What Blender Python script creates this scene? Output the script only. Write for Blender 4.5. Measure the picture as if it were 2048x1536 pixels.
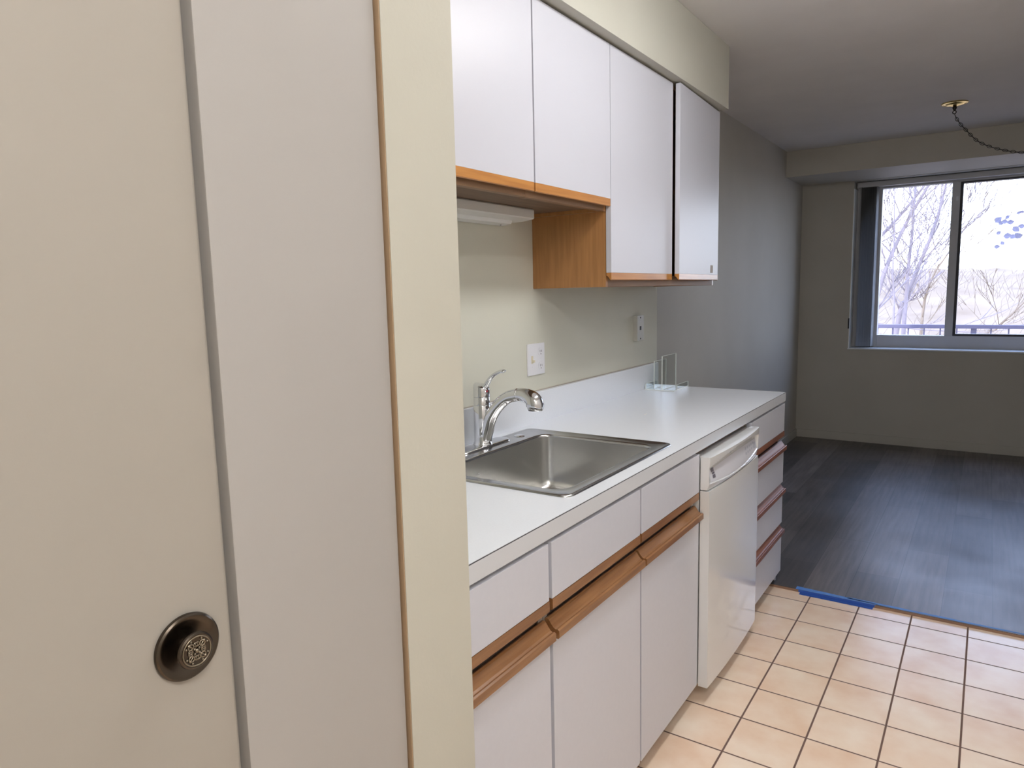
import bpy, bmesh, math, random
from mathutils import Vector, Matrix
sc = bpy.context.scene
for o in list(bpy.data.objects): bpy.data.objects.remove(o)
COL = sc.collection
R = math.radians
# ------------------------------------------------------------------ camera
yaw, pitch, roll = R(34.2467), R(-7.4891), R(-1.3543)
fw = Vector((-math.sin(yaw)*math.cos(pitch), math.cos(yaw)*math.cos(pitch), math.sin(pitch)))
rt = Vector((math.cos(yaw), math.sin(yaw), 0)); up = rt.cross(fw)
r2 = rt*math.cos(roll) + up*math.sin(roll); u2 = -rt*math.sin(roll) + up*math.cos(roll)
cam = bpy.data.cameras.new('camera'); co = bpy.data.objects.new('camera', cam); COL.objects.link(co)
m = Matrix((r2, u2, -fw)).transposed().to_4x4(); m.translation = Vector((1.3818, -3.3156, 1.3966))
co.matrix_world = m
cam.sensor_width = 36; cam.lens = 1400.839/2048*36; cam.clip_start = .02; cam.clip_end = 300
sc.camera = co
# ------------------------------------------------------------------ view, world, sun
sc.view_settings.view_transform = 'Standard'; sc.view_settings.look = 'None'
sc.view_settings.exposure = 0.32; sc.view_settings.gamma = 1
sc.view_settings.use_curve_mapping = False
sc.cycles.use_denoising = True
sc.cycles.max_bounces = 10; sc.cycles.diffuse_bounces = 6; sc.cycles.glossy_bounces = 5
sc.cycles.transmission_bounces = 10; sc.cycles.transparent_max_bounces = 12
sc.cycles.sample_clamp_indirect = 8; sc.cycles.caustics_reflective = False; sc.cycles.caustics_refractive = False
SKY = 5.1; SUN = 3.0; LAMP = 16.5; HALL_FILL = 75.0
w = bpy.data.worlds.new('sky'); sc.world = w; w.use_nodes = True
nt = w.node_tree; bg = nt.nodes['Background']
tc = nt.nodes.new('ShaderNodeTexCoord'); sp = nt.nodes.new('ShaderNodeSeparateXYZ'); cr = nt.nodes.new('ShaderNodeValToRGB')
nt.links.new(tc.outputs['Generated'], sp.inputs[0]); nt.links.new(sp.outputs['Z'], cr.inputs[0]); nt.links.new(cr.outputs[0], bg.inputs[0])
cr.color_ramp.elements[0].position = 0.0; cr.color_ramp.elements[0].color = (.89, .91, 1, 1)
cr.color_ramp.elements[1].position = .5; cr.color_ramp.elements[1].color = (.48, .61, 1, 1)
bg.inputs[1].default_value = SKY
sl = bpy.data.lights.new('sun', 'SUN'); sl.energy = SUN; sl.angle = R(.6); sl.color = (1, .95, .86)
so = bpy.data.objects.new('sun', sl); COL.objects.link(so); so.rotation_euler = (R(48), 0, R(-38)); so.location = (0, -6, 12)
pl = bpy.data.lights.new('window_portal', 'AREA'); pl.shape = 'RECTANGLE'; pl.size = 1.70; pl.size_y = 1.40; pl.cycles.is_portal = True
po = bpy.data.objects.new('window_portal', pl); COL.objects.link(po); po.location = (1.23, 3.70, 1.55); po.rotation_euler = (R(-90), 0, 0)

# ------------------------------------------------------------------ materials
def mat(name, col, rough=.5, metal=0, spec=.5, coat=0, coat_r=.1):
    m = bpy.data.materials.new(name); m.use_nodes = True
    b = m.node_tree.nodes['Principled BSDF']
    b.inputs['Base Color'].default_value = (*col, 1); b.inputs['Roughness'].default_value = rough
    b.inputs['Metallic'].default_value = metal; b.inputs['Specular IOR Level'].default_value = spec
    b.inputs['Coat Weight'].default_value = coat; b.inputs['Coat Roughness'].default_value = coat_r
    return m
def noise_mix(m, c1, c2, scale=5, stretch=(1, 1, 1), detail=3, lo=.35, hi=.65, bump=0, bscale=None, bdist=.001):
    nt = m.node_tree; b = nt.nodes['Principled BSDF']
    tc = nt.nodes.new('ShaderNodeTexCoord'); mp = nt.nodes.new('ShaderNodeMapping'); mp.inputs['Scale'].default_value = stretch
    n = nt.nodes.new('ShaderNodeTexNoise'); n.inputs['Scale'].default_value = scale; n.inputs['Detail'].default_value = detail
    r = nt.nodes.new('ShaderNodeValToRGB')
    r.color_ramp.elements[0].position = lo; r.color_ramp.elements[0].color = (*c1, 1)
    r.color_ramp.elements[1].position = hi; r.color_ramp.elements[1].color = (*c2, 1)
    nt.links.new(tc.outputs['Object'], mp.inputs[0]); nt.links.new(mp.outputs[0], n.inputs['Vector'])
    nt.links.new(n.outputs['Fac'], r.inputs[0]); nt.links.new(r.outputs[0], b.inputs['Base Color'])
    if bump:
        n2 = nt.nodes.new('ShaderNodeTexNoise'); n2.inputs['Scale'].default_value = bscale or scale*6; n2.inputs['Detail'].default_value = 4
        bp = nt.nodes.new('ShaderNodeBump'); bp.inputs['Strength'].default_value = bump; bp.inputs['Distance'].default_value = bdist
        nt.links.new(mp.outputs[0], n2.inputs['Vector']); nt.links.new(n2.outputs['Fac'], bp.inputs['Height']); nt.links.new(bp.outputs[0], b.inputs['Normal'])
    return m
def wood(name, a, b, axis, rough=.35, coat=.3):
    s = [26, 26, 26]; s['xyz'.index(axis)] = 1.6
    return noise_mix(mat(name, a, rough, coat=coat, coat_r=.15), a, b, 3.2, s, 5, .3, .72, .15, 9)
M = {}
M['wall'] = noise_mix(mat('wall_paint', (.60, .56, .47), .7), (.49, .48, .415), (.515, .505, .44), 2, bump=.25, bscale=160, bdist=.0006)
M['wall_k'] = noise_mix(mat('wall_paint_lit', (.64, .635, .55), .7), (.625, .62, .535), (.655, .65, .565), 2, bump=.25, bscale=160, bdist=.0006)  # same cream paint as wall, lightened to stand for stronger light there
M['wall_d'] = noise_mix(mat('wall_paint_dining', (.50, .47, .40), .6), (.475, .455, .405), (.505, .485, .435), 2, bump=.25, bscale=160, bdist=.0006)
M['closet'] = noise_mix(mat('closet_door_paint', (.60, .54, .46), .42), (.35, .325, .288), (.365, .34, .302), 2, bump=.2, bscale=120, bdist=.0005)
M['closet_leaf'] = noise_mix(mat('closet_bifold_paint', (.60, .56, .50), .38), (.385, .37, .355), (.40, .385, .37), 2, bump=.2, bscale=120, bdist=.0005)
M['ceil'] = noise_mix(mat('ceiling_paint', (.62, .60, .60), .8), (.74, .725, .72), (.78, .765, .76), 3, bump=.3, bscale=140, bdist=.001)

M['wall_white'] = mat('white_wall_paint', (.80, .79, .77), .6)
M['lam_door'] = mat('white_laminate_glossy', (.57, .575, .64), .35)
M['lam_base'] = noise_mix(mat('white_laminate_base', (.74, .71, .72), .33), (.575, .59, .66), (.585, .60, .67), 60)
M['top'] = noise_mix(mat('countertop_laminate', (.76, .77, .79), .27), (.75, .78, .84), (.77, .80, .86), 200)
M['edge'] = mat('countertop_edge_shaded', (.61, .63, .67), .35)  # same laminate as the top, weaker light on the front put into its colour
M['seam'] = mat('laminate_seam', (.06, .055, .06), .5)
M['woodY'] = wood('oak_trim', (.40, .165, .045), (.54, .25, .07), 'y')
M['woodYd'] = wood('oak_pull', (.19, .082, .030), (.31, .150, .060), 'y', .30, .25)
M['woodYr'] = wood('cherry_stained_pull', (.17, .062, .036), (.26, .10, .055), 'y', .42, .0)
M['woodYr'].node_tree.nodes['Principled BSDF'].inputs['Specular IOR Level'].default_value = .35
M['woodZ'] = wood('oak_panel', (.33, .155, .055), (.44, .215, .075), 'z')
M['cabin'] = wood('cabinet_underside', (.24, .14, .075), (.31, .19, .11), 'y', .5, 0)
M['cabin_dark'] = wood('cabinet_board_dark_shade', (.13, .08, .05), (.19, .12, .075), 'y', .6, 0)  # cabinet wood darkened for recess shade; also the dark strip over the dishwasher
M['dark'] = mat('dark_gap', (.03, .022, .018), .8)
M['frame_w'] = mat('cabinet_frame', (.42, .37, .32), .6)
M['chrome'] = mat('chrome', (.72, .73, .76), .06, 1)
M['steel'] = mat('brushed_steel', (.66, .655, .64), .27, 1)
M['steelr'] = mat('polished_steel_rim', (.55, .55, .56), .2, 1)
M['brass'] = mat('brass', (.80, .58, .20), .22, 1)
M['bronze'] = mat('antique_bronze', (.10, .082, .066), .26, 1)
M['bronze2'] = mat('antique_bronze_relief', (.30, .26, .20), .30, 1)
M['chain'] = mat('dark_chain', (.05, .045, .04), .4, .8)
M['dw'] = mat('dishwasher_enamel', (.72, .73, .74), .16, coat=.4, coat_r=.05)
M['dwp'] = mat('control_strip', (.66, .67, .74), .3)
M['dwk'] = mat('control_mark', (.50, .52, .60), .4)
M['logo'] = mat('grey_logo_print', (.16, .15, .19), .5)
M['white'] = mat('white_plastic', (.80, .80, .84), .35)
M['ivory'] = mat('ivory_plastic', (.72, .66, .50), .35)
M['lampw'] = mat('lamp_enamel', (.74, .74, .72), .35)
M['lamplens'] = mat('lamp_diffuser', (.80, .82, .82), .25)
M['frame_p'] = mat('dull_white_plastic', (.52, .51, .47), .4)  # greyer and darker than the other white plastic
M['black'] = mat('black_slot', (.02, .02, .02), .6)
M['winframe'] = noise_mix(mat('window_frame_paint', (.36, .37, .40), .4), (.52, .53, .56), (.56, .57, .60), 4)
M['gasket'] = mat('dark_window_gasket', (.025, .025, .035), .5)
M['blind'] = noise_mix(mat('vertical_blind', (.30, .29, .28), .6), (.46, .45, .44), (.56, .55, .53), 3, (30, 30, .1))
M['sill'] = mat('white_sill', (.72, .75, .78), .35)
M['reveal'] = mat('white_window_reveal', (.90, .92, .93), .3)
M['tape'] = noise_mix(mat('painters_tape', (.05, .16, .55), .5), (.075, .22, .60), (.10, .28, .72), 40)
M['ply'] = wood('plywood_edge', (.22, .13, .09), (.32, .20, .14), 'x', .6, 0)
M['toe'] = mat('toe_kick', (.10, .075, .06), .6)
M['rail'] = mat('railing_paint', (.17, .15, .24), .5)
M['conc'] = noise_mix(mat('balcony_concrete', (.5, .5, .48), .8), (.20, .20, .19), (.25, .25, .24), 6)
M['bark'] = noise_mix(mat('bark', (.42, .37, .42), .9), (.17, .145, .17), (.24, .20, .23), 6, (1, 1, .3))
M['bark2'] = noise_mix(mat('bark_warm', (.50, .42, .36), .9), (.18, .14, .11), (.25, .19, .15), 6, (1, 1, .3))
M['leaf'] = mat('dry_leaf', (.10, .10, .17), .7)
M['twig'] = mat('brush_twig', (.20, .15, .12), .9)
M['hill'] = noise_mix(mat('leaf_litter', (.6, .45, .33), .95), (.205, .145, .098), (.285, .215, .158), .35, (1, 1, 1), 8, .35, .65)

def emis(name, col, s):
    m = bpy.data.materials.new(name); m.use_nodes = True; nt = m.node_tree
    b = nt.nodes['Principled BSDF']; b.inputs['Base Color'].default_value = (.8, .8, .8, 1)
    b.inputs['Emission Color'].default_value = (*col, 1); b.inputs['Emission Strength'].default_value = s; return m
M['glow'] = emis('lit_fluorescent_diffuser', (1, 1, .99), LAMP); M['glow2'] = emis('hall_fill_dome', (1, .97, .93), HALL_FILL)
def glassy(name, tint, ior=1.45, rough=0.0):
    m = bpy.data.materials.new(name); m.use_nodes = True; nt = m.node_tree
    out = nt.nodes['Material Output']; nt.nodes.remove(nt.nodes['Principled BSDF'])
    t = nt.nodes.new('ShaderNodeBsdfTransparent'); t.inputs[0].default_value = (*tint, 1)
    g = nt.nodes.new('ShaderNodeBsdfGlossy'); g.inputs['Roughness'].default_value = rough
    f = nt.nodes.new('ShaderNodeFresnel'); f.inputs[0].default_value = ior
    x = nt.nodes.new('ShaderNodeMixShader'); ge = nt.nodes.new('ShaderNodeNewGeometry'); mr = nt.nodes.new('ShaderNodeMapRange')
    mr.inputs['To Min'].default_value = ior; mr.inputs['To Max'].default_value = 1/ior
    nt.links.new(ge.outputs['Backfacing'], mr.inputs['Value']); nt.links.new(mr.outputs[0], f.inputs[0])
    nt.links.new(f.outputs[0], x.inputs[0]); nt.links.new(t.outputs[0], x.inputs[1]); nt.links.new(g.outputs[0], x.inputs[2]); nt.links.new(x.outputs[0], out.inputs[0])
    return m
M['pane'] = glassy('window_glass', (.93, .96, .97))
M['acrylic'] = glassy('clear_acrylic', (.965, .985, .98), 1.4); M['acrylic_edge'] = mat('acrylic_cut_edge', (.80, .84, .82), .25)

# tile floor: square peach tiles, thin dark grout, set on a grid anchored to the room
def tile_mat():
    m = mat('peach_ceramic_tile', (.7, .5, .36), .3); nt = m.node_tree; b = nt.nodes['Principled BSDF']; L = nt.links.new
    tc = nt.nodes.new('ShaderNodeTexCoord'); mp = nt.nodes.new('ShaderNodeMapping')
    mp.inputs['Location'].default_value = (-.7836+.1993*20, .1552+.1993*40, 0)
    sx = nt.nodes.new('ShaderNodeSeparateXYZ'); L(tc.outputs['Object'], mp.inputs[0]); L(mp.outputs[0], sx.inputs[0])
    def math_(op, a, bb=None):
        n = nt.nodes.new('ShaderNodeMath'); n.operation = op
        for i, v in enumerate((a, bb)):
            if v is None: continue
            if isinstance(v, (int, float)): n.inputs[i].default_value = v
            else: L(v, n.inputs[i])
        return n.outputs[0]
    ids = []; ds = []
    for ax in (0, 1):
        q = math_('DIVIDE', sx.outputs[ax], .1993); f = math_('FRACT', q); ids.append(math_('FLOOR', q))
        ds.append(math_('MINIMUM', f, math_('SUBTRACT', 1.0, f)))
    d = math_('MINIMUM', ds[0], ds[1])
    g = nt.nodes.new('ShaderNodeMapRange'); g.interpolation_type = 'SMOOTHSTEP'
    g.inputs['From Min'].default_value = .010; g.inputs['From Max'].default_value = .019; L(d, g.inputs['Value'])
    cv = nt.nodes.new('ShaderNodeCombineXYZ'); L(ids[0], cv.inputs[0]); L(ids[1], cv.inputs[1])
    wn = nt.nodes.new('ShaderNodeTexWhiteNoise'); wn.noise_dimensions = '3D'; L(cv.outputs[0], wn.inputs['Vector'])
    off = nt.nodes.new('ShaderNodeVectorMath'); off.operation = 'MULTIPLY_ADD'; L(wn.outputs['Color'], off.inputs[0]); off.inputs[1].default_value = (9, 9, 9); L(mp.outputs[0], off.inputs[2])
    n = nt.nodes.new('ShaderNodeTexNoise'); n.inputs['Scale'].default_value = 7; n.inputs['Detail'].default_value = 4; L(off.outputs[0], n.inputs['Vector'])
    r = nt.nodes.new('ShaderNodeValToRGB'); L(n.outputs['Fac'], r.inputs[0])
    r.color_ramp.elements[0].position = .3; r.color_ramp.elements[0].color = (.84, .615, .45, 1)
    r.color_ramp.elements[1].position = .7; r.color_ramp.elements[1].color = (.94, .80, .66, 1)
    x = nt.nodes.new('ShaderNodeMix'); x.data_type = 'RGBA'
    L(g.outputs[0], x.inputs['Factor']); x.inputs['A'].default_value = (.16, .095, .075, 1); L(r.outputs[0], x.inputs['B']); L(x.outputs['Result'], b.inputs['Base Color'])
    rr = nt.nodes.new('ShaderNodeMapRange'); L(g.outputs[0], rr.inputs['Value']); rr.inputs['To Min'].default_value = .8; rr.inputs['To Max'].default_value = .24; L(rr.outputs[0], b.inputs['Roughness'])
    bp = nt.nodes.new('ShaderNodeBump'); bp.inputs['Strength'].default_value = .5; bp.inputs['Distance'].default_value = .002; L(g.outputs[0], bp.inputs['Height']); L(bp.outputs[0], b.inputs['Normal'])
    return m
M['tile'] = tile_mat()
def plank_mat():
    m = mat('grey_brown_plank', (.1, .08, .07), .3); nt = m.node_tree; b = nt.nodes['Principled BSDF']; L = nt.links.new
    tc = nt.nodes.new('ShaderNodeTexCoord'); mp = nt.nodes.new('ShaderNodeMapping'); mp.inputs['Rotation'].default_value = (0, 0, R(90))
    mp.inputs['Location'].default_value = (0.3, -.012, 0)
    br = nt.nodes.new('ShaderNodeTexBrick'); br.inputs['Scale'].default_value = 1; br.inputs['Brick Width'].default_value = 1.22; br.inputs['Row Height'].default_value = .1815
    br.inputs['Mortar Size'].default_value = .0012; br.inputs['Color1'].default_value = (.055, .046, .042, 1); br.inputs['Color2'].default_value = (.145, .122, .112, 1); br.inputs['Mortar'].default_value = (.03, .025, .022, 1)
    br.offset = .37; br.inputs['Mortar Smooth'].default_value = .1
    L(tc.outputs['Object'], mp.inputs[0]); L(mp.outputs[0], br.inputs['Vector'])
    m2 = nt.nodes.new('ShaderNodeMapping'); m2.inputs['Scale'].default_value = (22, 1.3, 1); L(tc.outputs['Object'], m2.inputs[0])
    n = nt.nodes.new('ShaderNodeTexNoise'); n.inputs['Scale'].default_value = 2.2; n.inputs['Detail'].default_value = 6; L(m2.outputs[0], n.inputs['Vector'])
    r = nt.nodes.new('ShaderNodeValToRGB'); r.color_ramp.elements[0].position = .3; r.color_ramp.elements[0].color = (.62, .62, .62, 1); r.color_ramp.elements[1].position = .7; r.color_ramp.elements[1].color = (1.25, 1.25, 1.25, 1); L(n.outputs['Fac'], r.inputs[0])
    x = nt.nodes.new('ShaderNodeMix'); x.data_type = 'RGBA'; x.blend_type = 'MULTIPLY'; x.inputs['Factor'].default_value = 1; L(br.outputs['Color'], x.inputs['A']); L(r.outputs[0], x.inputs['B']); L(x.outputs['Result'], b.inputs['Base Color'])
    n3 = nt.nodes.new('ShaderNodeTexNoise'); n3.inputs['Scale'].default_value = 1.7; n3.inputs['Detail'].default_value = 5; L(tc.outputs['Object'], n3.inputs['Vector'])
    rr = nt.nodes.new('ShaderNodeMapRange'); rr.inputs['From Min'].default_value = .3; rr.inputs['From Max'].default_value = .7; rr.inputs['To Min'].default_value = .30; rr.inputs['To Max'].default_value = .46; L(n3.outputs['Fac'], rr.inputs['Value']); L(rr.outputs[0], b.inputs['Roughness'])
    bp = nt.nodes.new('ShaderNodeBump'); bp.inputs['Strength'].default_value = .12; bp.inputs['Distance'].default_value = .001; L(n.outputs['Fac'], bp.inputs['Height']); L(bp.outputs[0], b.inputs['Normal'])
    b.inputs['Specular IOR Level'].default_value = .7
    return m
M['plank'] = plank_mat()

# ------------------------------------------------------------------ mesh helpers
ORG = {}
def link(name, bm, m, parent=None, org=None, smooth=False):
    """one mesh object; geometry is given in room coordinates"""
    o = Vector(org) if org is not None else (ORG[parent] if parent is not None else Vector((0, 0, 0)))
    bmesh.ops.recalc_face_normals(bm, faces=bm.faces)
    me = bpy.data.meshes.new(name); bmesh.ops.translate(bm, verts=bm.verts, vec=-o); bm.to_mesh(me); bm.free()
    if smooth:
        for p in me.polygons: p.use_smooth = True
        if smooth != 'all': me.set_sharp_from_angle(angle=R(smooth if smooth is not True else 35))
    ms = m if isinstance(m, (list, tuple)) else [m]
    for q in ms: me.materials.append(q)
    ob = bpy.data.objects.new(name, me); COL.objects.link(ob)
    if parent is not None:
        ob.parent = parent; ob.location = o - ORG[parent]
    else: ob.location = o
    ORG[ob] = o
    return ob
def thing(name, label, cat, loc, group=None):
    e = bpy.data.objects.new(name, None); COL.objects.link(e); e.location = loc; e.empty_display_size = .05
    ORG[e] = Vector(loc); return tag(e, label, cat, group)
def tag(o, label, cat, group=None, kind=None):
    o['label'] = label; o['category'] = cat
    if group: o['group'] = group
    if kind: o['kind'] = kind
    return o
def struct(name, bm, m, label=None, smooth=False):
    o = link(name, bm, m, smooth=smooth); o['kind'] = 'structure'
    if label: o['label'] = label; 
    return o
def B(*boxes, bevel=0, seg=2):
    bm = bmesh.new()
    for (x0, x1, y0, y1, z0, z1) in boxes:
        t = bmesh.new(); r = bmesh.ops.create_cube(t, size=1)
        bmesh.ops.scale(t, verts=t.verts, vec=(x1-x0, y1-y0, z1-z0)); bmesh.ops.translate(t, verts=t.verts, vec=((x0+x1)/2, (y0+y1)/2, (z0+z1)/2))
        if bevel: bmesh.ops.bevel(t, geom=t.edges[:], offset=bevel, segments=seg, profile=.7, affect='EDGES')
        merge(bm, t)
    return bm
def merge(bm, t):
    me = bpy.data.meshes.new('tmp'); t.to_mesh(me); t.free(); bm.from_mesh(me); bpy.data.meshes.remove(me); return bm
def prismY(pts, y0, y1, bevel=0):
    bm = bmesh.new(); a = [bm.verts.new((x, y0, z)) for x, z in pts]; b = [bm.verts.new((x, y1, z)) for x, z in pts]
    n = len(pts); bm.faces.new(a); bm.faces.new(b[::-1])
    for i in range(n): bm.faces.new((a[i], a[(i+1) % n], b[(i+1) % n], b[i]))
    if bevel: bmesh.ops.bevel(bm, geom=bm.edges[:], offset=bevel, segments=2, profile=.7, affect='EDGES')
    return bm
def prismZ(pts, z0, z1):
    bm = bmesh.new(); a = [bm.verts.new((x, y, z0)) for x, y in pts]; b = [bm.verts.new((x, y, z1)) for x, y in pts]
    n = len(pts); bm.faces.new(a); bm.faces.new(b[::-1])
    for i in range(n): bm.faces.new((a[i], a[(i+1) % n], b[(i+1) % n], b[i]))
    return bm
def lathe(prof, origin, axis=(0, 0, 1), n=40, bm=None):
    """prof: list of (radius, height along axis)"""
    bm = bm or bmesh.new(); ax = Vector(axis).normalized(); t = ax.orthogonal().normalized(); s = ax.cross(t); o = Vector(origin)
    rings = []
    for r, h in prof:
        if r < 1e-6: rings.append([bm.verts.new(o+ax*h)])
        else: rings.append([bm.verts.new(o+ax*h+(t*math.cos(2*math.pi*i/n)+s*math.sin(2*math.pi*i/n))*r) for i in range(n)])
    for a, b in zip(rings, rings[1:]):
        for i in range(n):
            j = (i+1) % n
            if len(a) == 1 and len(b) == 1: continue
            if len(a) == 1: bm.faces.new((a[0], b[j], b[i]))
            elif len(b) == 1: bm.faces.new((a[i], a[j], b[0]))
            else: bm.faces.new((a[i], a[j], b[j], b[i]))
    if len(rings[0]) > 1: bm.faces.new(rings[0][::-1])
    if len(rings[-1]) > 1: bm.faces.new(rings[-1])
    return bm
def catmull(P, sub=6):
    out = []
    Q = [P[0]] + list(P) + [P[-1]]
    for i in range(1, len(Q)-2):
        for k in range(sub):
            t = k/sub
            out.append(tuple(.5*((2*b)+(-a+c)*t+(2*a-5*b+4*c-d)*t*t+(-a+3*b-3*c+d)*t**3) for a, b, c, d in zip(Q[i-1], Q[i], Q[i+1], Q[i+2])))
    out.append(tuple(P[-1])); return out
def tube(pts, n=12, bm=None, sub=0, flat=1.0, flat_dir=None):
    """pts: (x,y,z,r)"""
    bm = bm or bmesh.new()
    if sub: pts = catmull(pts, sub)
    prev = None; rings = []
    V = [Vector(p[:3]) for p in pts]
    for i, p in enumerate(pts):
        d = (V[min(i+1, len(V)-1)]-V[max(i-1, 0)]).normalized()
        if prev is None: t = (Vector(flat_dir) if flat_dir else d.orthogonal()); t = (t-d*t.dot(d)).normalized()
        else: t = (prev-d*prev.dot(d)).normalized()
        prev = t; s = d.cross(t)
        rings.append([bm.verts.new(V[i]+(t*math.cos(2*math.pi*k/n)+s*math.sin(2*math.pi*k/n)*flat)*p[3]) for k in range(n)])
    for a, b in zip(rings, rings[1:]):
        for i in range(n): bm.faces.new((a[i], a[(i+1) % n], b[(i+1) % n], b[i]))
    bm.faces.new(rings[0][::-1]); bm.faces.new(rings[-1])
    return bm
def rrect(x0, x1, y0, y1, r, z, k=6):
    out = []
    for cx, cy, a0 in ((x1-r, y1-r, 0), (x0+r, y1-r, 90), (x0+r, y0+r, 180), (x1-r, y0+r, 270)):
        for i in range(k+1):
            a = R(a0+90*i/k); out.append((cx+r*math.cos(a), cy+r*math.sin(a), z))
    return out
def loft(loops, cap_end=True, cap_start=False, bm=None):
    bm = bm or bmesh.new(); rings = [[bm.verts.new(p) for p in l] for l in loops]
    n = len(rings[0])
    for a, b in zip(rings, rings[1:]):
        for i in range(n): bm.faces.new((a[i], a[(i+1) % n], b[(i+1) % n], b[i]))
    if cap_end: bm.faces.new(rings[-1])
    if cap_start: bm.faces.new(rings[0][::-1])
    return bm
def sphere(c, r, bm=None, sc_=(1, 1, 1), u=16, v=10):
    bm = bm or bmesh.new(); t = bmesh.new(); bmesh.ops.create_uvsphere(t, u_segments=u, v_segments=v, radius=r)
    bmesh.ops.scale(t, verts=t.verts, vec=sc_); bmesh.ops.translate(t, verts=t.verts, vec=c); return merge(bm, t)
def torus(c, axis, R_, r_, bm=None, a0=0, a1=360, n=24, k=8):
    bm = bm or bmesh.new(); ax = Vector(axis).normalized(); t = ax.orthogonal().normalized(); s = ax.cross(t); c = Vector(c)
    full = abs(a1-a0) >= 360; m_ = n if full else n+1; rings = []
    for i in range(m_):
        a = R(a0+(a1-a0)*i/n); d = t*math.cos(a)+s*math.sin(a)
        rings.append([bm.verts.new(c+d*(R_+r_*math.cos(2*math.pi*j/k))+ax*r_*math.sin(2*math.pi*j/k)) for j in range(k)])
    for i in range(m_ if full else m_-1):
        a, b = rings[i], rings[(i+1) % m_]
        for j in range(k): bm.faces.new((a[j], a[(j+1) % k], b[(j+1) % k], b[j]))
    return bm

# ------------------------------------------------------------------ room shell
H = 2.468; XW = 2.30; XD = 3.30; YB = -5.0; YW = 3.4186; TY = -.055; XL = -.04
struct('floor', B((-.2, XW+.1, YB, TY, -.15, 0)), M['tile'], 'peach square ceramic tile floor of the kitchen')
struct('floor', prismZ([(.57, TY), (XD, TY), (XD, YW), (-.14, YW), (-.14, .04), (.57, .04)], -.15, .012), M['plank'], 'grey-brown plank floor of the dining area')
struct('trim_1', B((.57, XW, TY-.004, TY, 0.0, .0105)), M['ply'], 'thin brown plywood edge between tile and plank')
struct('ceiling', B((-.3, XD+.1, YB-.1, 3.75, H, H+.12)), M['ceil'], 'flat grey-white ceiling')
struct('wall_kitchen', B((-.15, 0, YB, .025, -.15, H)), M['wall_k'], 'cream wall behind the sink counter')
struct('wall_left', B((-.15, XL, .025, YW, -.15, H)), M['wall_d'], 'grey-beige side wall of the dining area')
struct('wall_back', B((-.15, XW+.1, YB-.1, YB, -.15, H)), M['wall_white'])
struct('wall_right', B((XW, XW+.1, YB, TY, -.15, H)), M['wall_white'])
struct('wall_dining_right', B((XD, XD+.1, TY-.1, 3.75, -.15, H)), M['wall_d'])
struct('wall_dining_return', B((XW+.1, XD, TY-.1, TY, -.15, H)), M['wall_d'])
WX0, WX1, WZ0, WZ1, WYF = .376, 2.08, .828, 2.262, 3.60
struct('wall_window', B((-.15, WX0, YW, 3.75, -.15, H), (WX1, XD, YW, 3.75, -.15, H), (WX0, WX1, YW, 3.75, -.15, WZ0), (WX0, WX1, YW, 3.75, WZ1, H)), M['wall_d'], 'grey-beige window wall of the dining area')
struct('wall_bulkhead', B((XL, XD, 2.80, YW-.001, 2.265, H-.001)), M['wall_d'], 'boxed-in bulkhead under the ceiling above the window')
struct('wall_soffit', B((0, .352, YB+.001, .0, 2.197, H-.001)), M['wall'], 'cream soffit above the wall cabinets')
struct('baseboard_window', B((XL, XD-.001, YW-.014, YW, .012, .085), bevel=.003), M['wall_d'], 'painted baseboard under the window')
struct('baseboard_left', B((XL, XL+.014, .026, YW-.015, .012, .085), bevel=.003), M['wall_d'])

# window: white reveal, frame, two sashes with glass
win = bpy.data.objects.new('window_1', None); COL.objects.link(win); win['kind'] = 'structure'; win['label'] = 'wide sliding window looking out to bare trees'
win.location = (1.2, 3.6, WZ0); ORG[win] = Vector(win.location)
link('window_sill', B((WX0-.004, WX1+.004, YW-.012, WYF, WZ0, WZ0+.012), bevel=.002), M['sill'], win)
link('window_reveal', B((WX0, WX0+.006, YW-.002, WYF, WZ0+.012, 2.20)), M['reveal'], win)
x0, xm0, xm1, x1 = .575, 1.082, 1.160, 2.02
fr = B((WX0+.006, x0, WYF, 3.68, WZ0, WZ1), (x1, WX1, WYF, 3.68, WZ0, WZ1), (x0, x1, WYF, 3.68, WZ0, .945), (x0, x1, WYF, 3.68, 2.20, WZ1), (xm0, xm1-.02, WYF, 3.68, .945, 2.20), bevel=.003)
link('window_frame', fr, M['winframe'], win)
link('window_gasket', B((xm1-.02, xm1, WYF+.004, 3.67, .945, 2.20), (xm1, x1, WYF+.004, 3.67, .945, .962), (xm1, x1, WYF+.004, 3.67, 2.188, 2.20)), M['gasket'], win)
link('window_pane', B((x0, xm0, 3.640, 3.644, .945, 2.20)), M['pane'], win)
link('window_pane', B((xm1, x1, 3.655, 3.659, .962, 2.188)), M['pane'], win)
link('window_latch', B((1.112, 1.130, WYF-.012, WYF+.002, 2.05, 2.085), bevel=.003), M['sill'], win)

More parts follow.
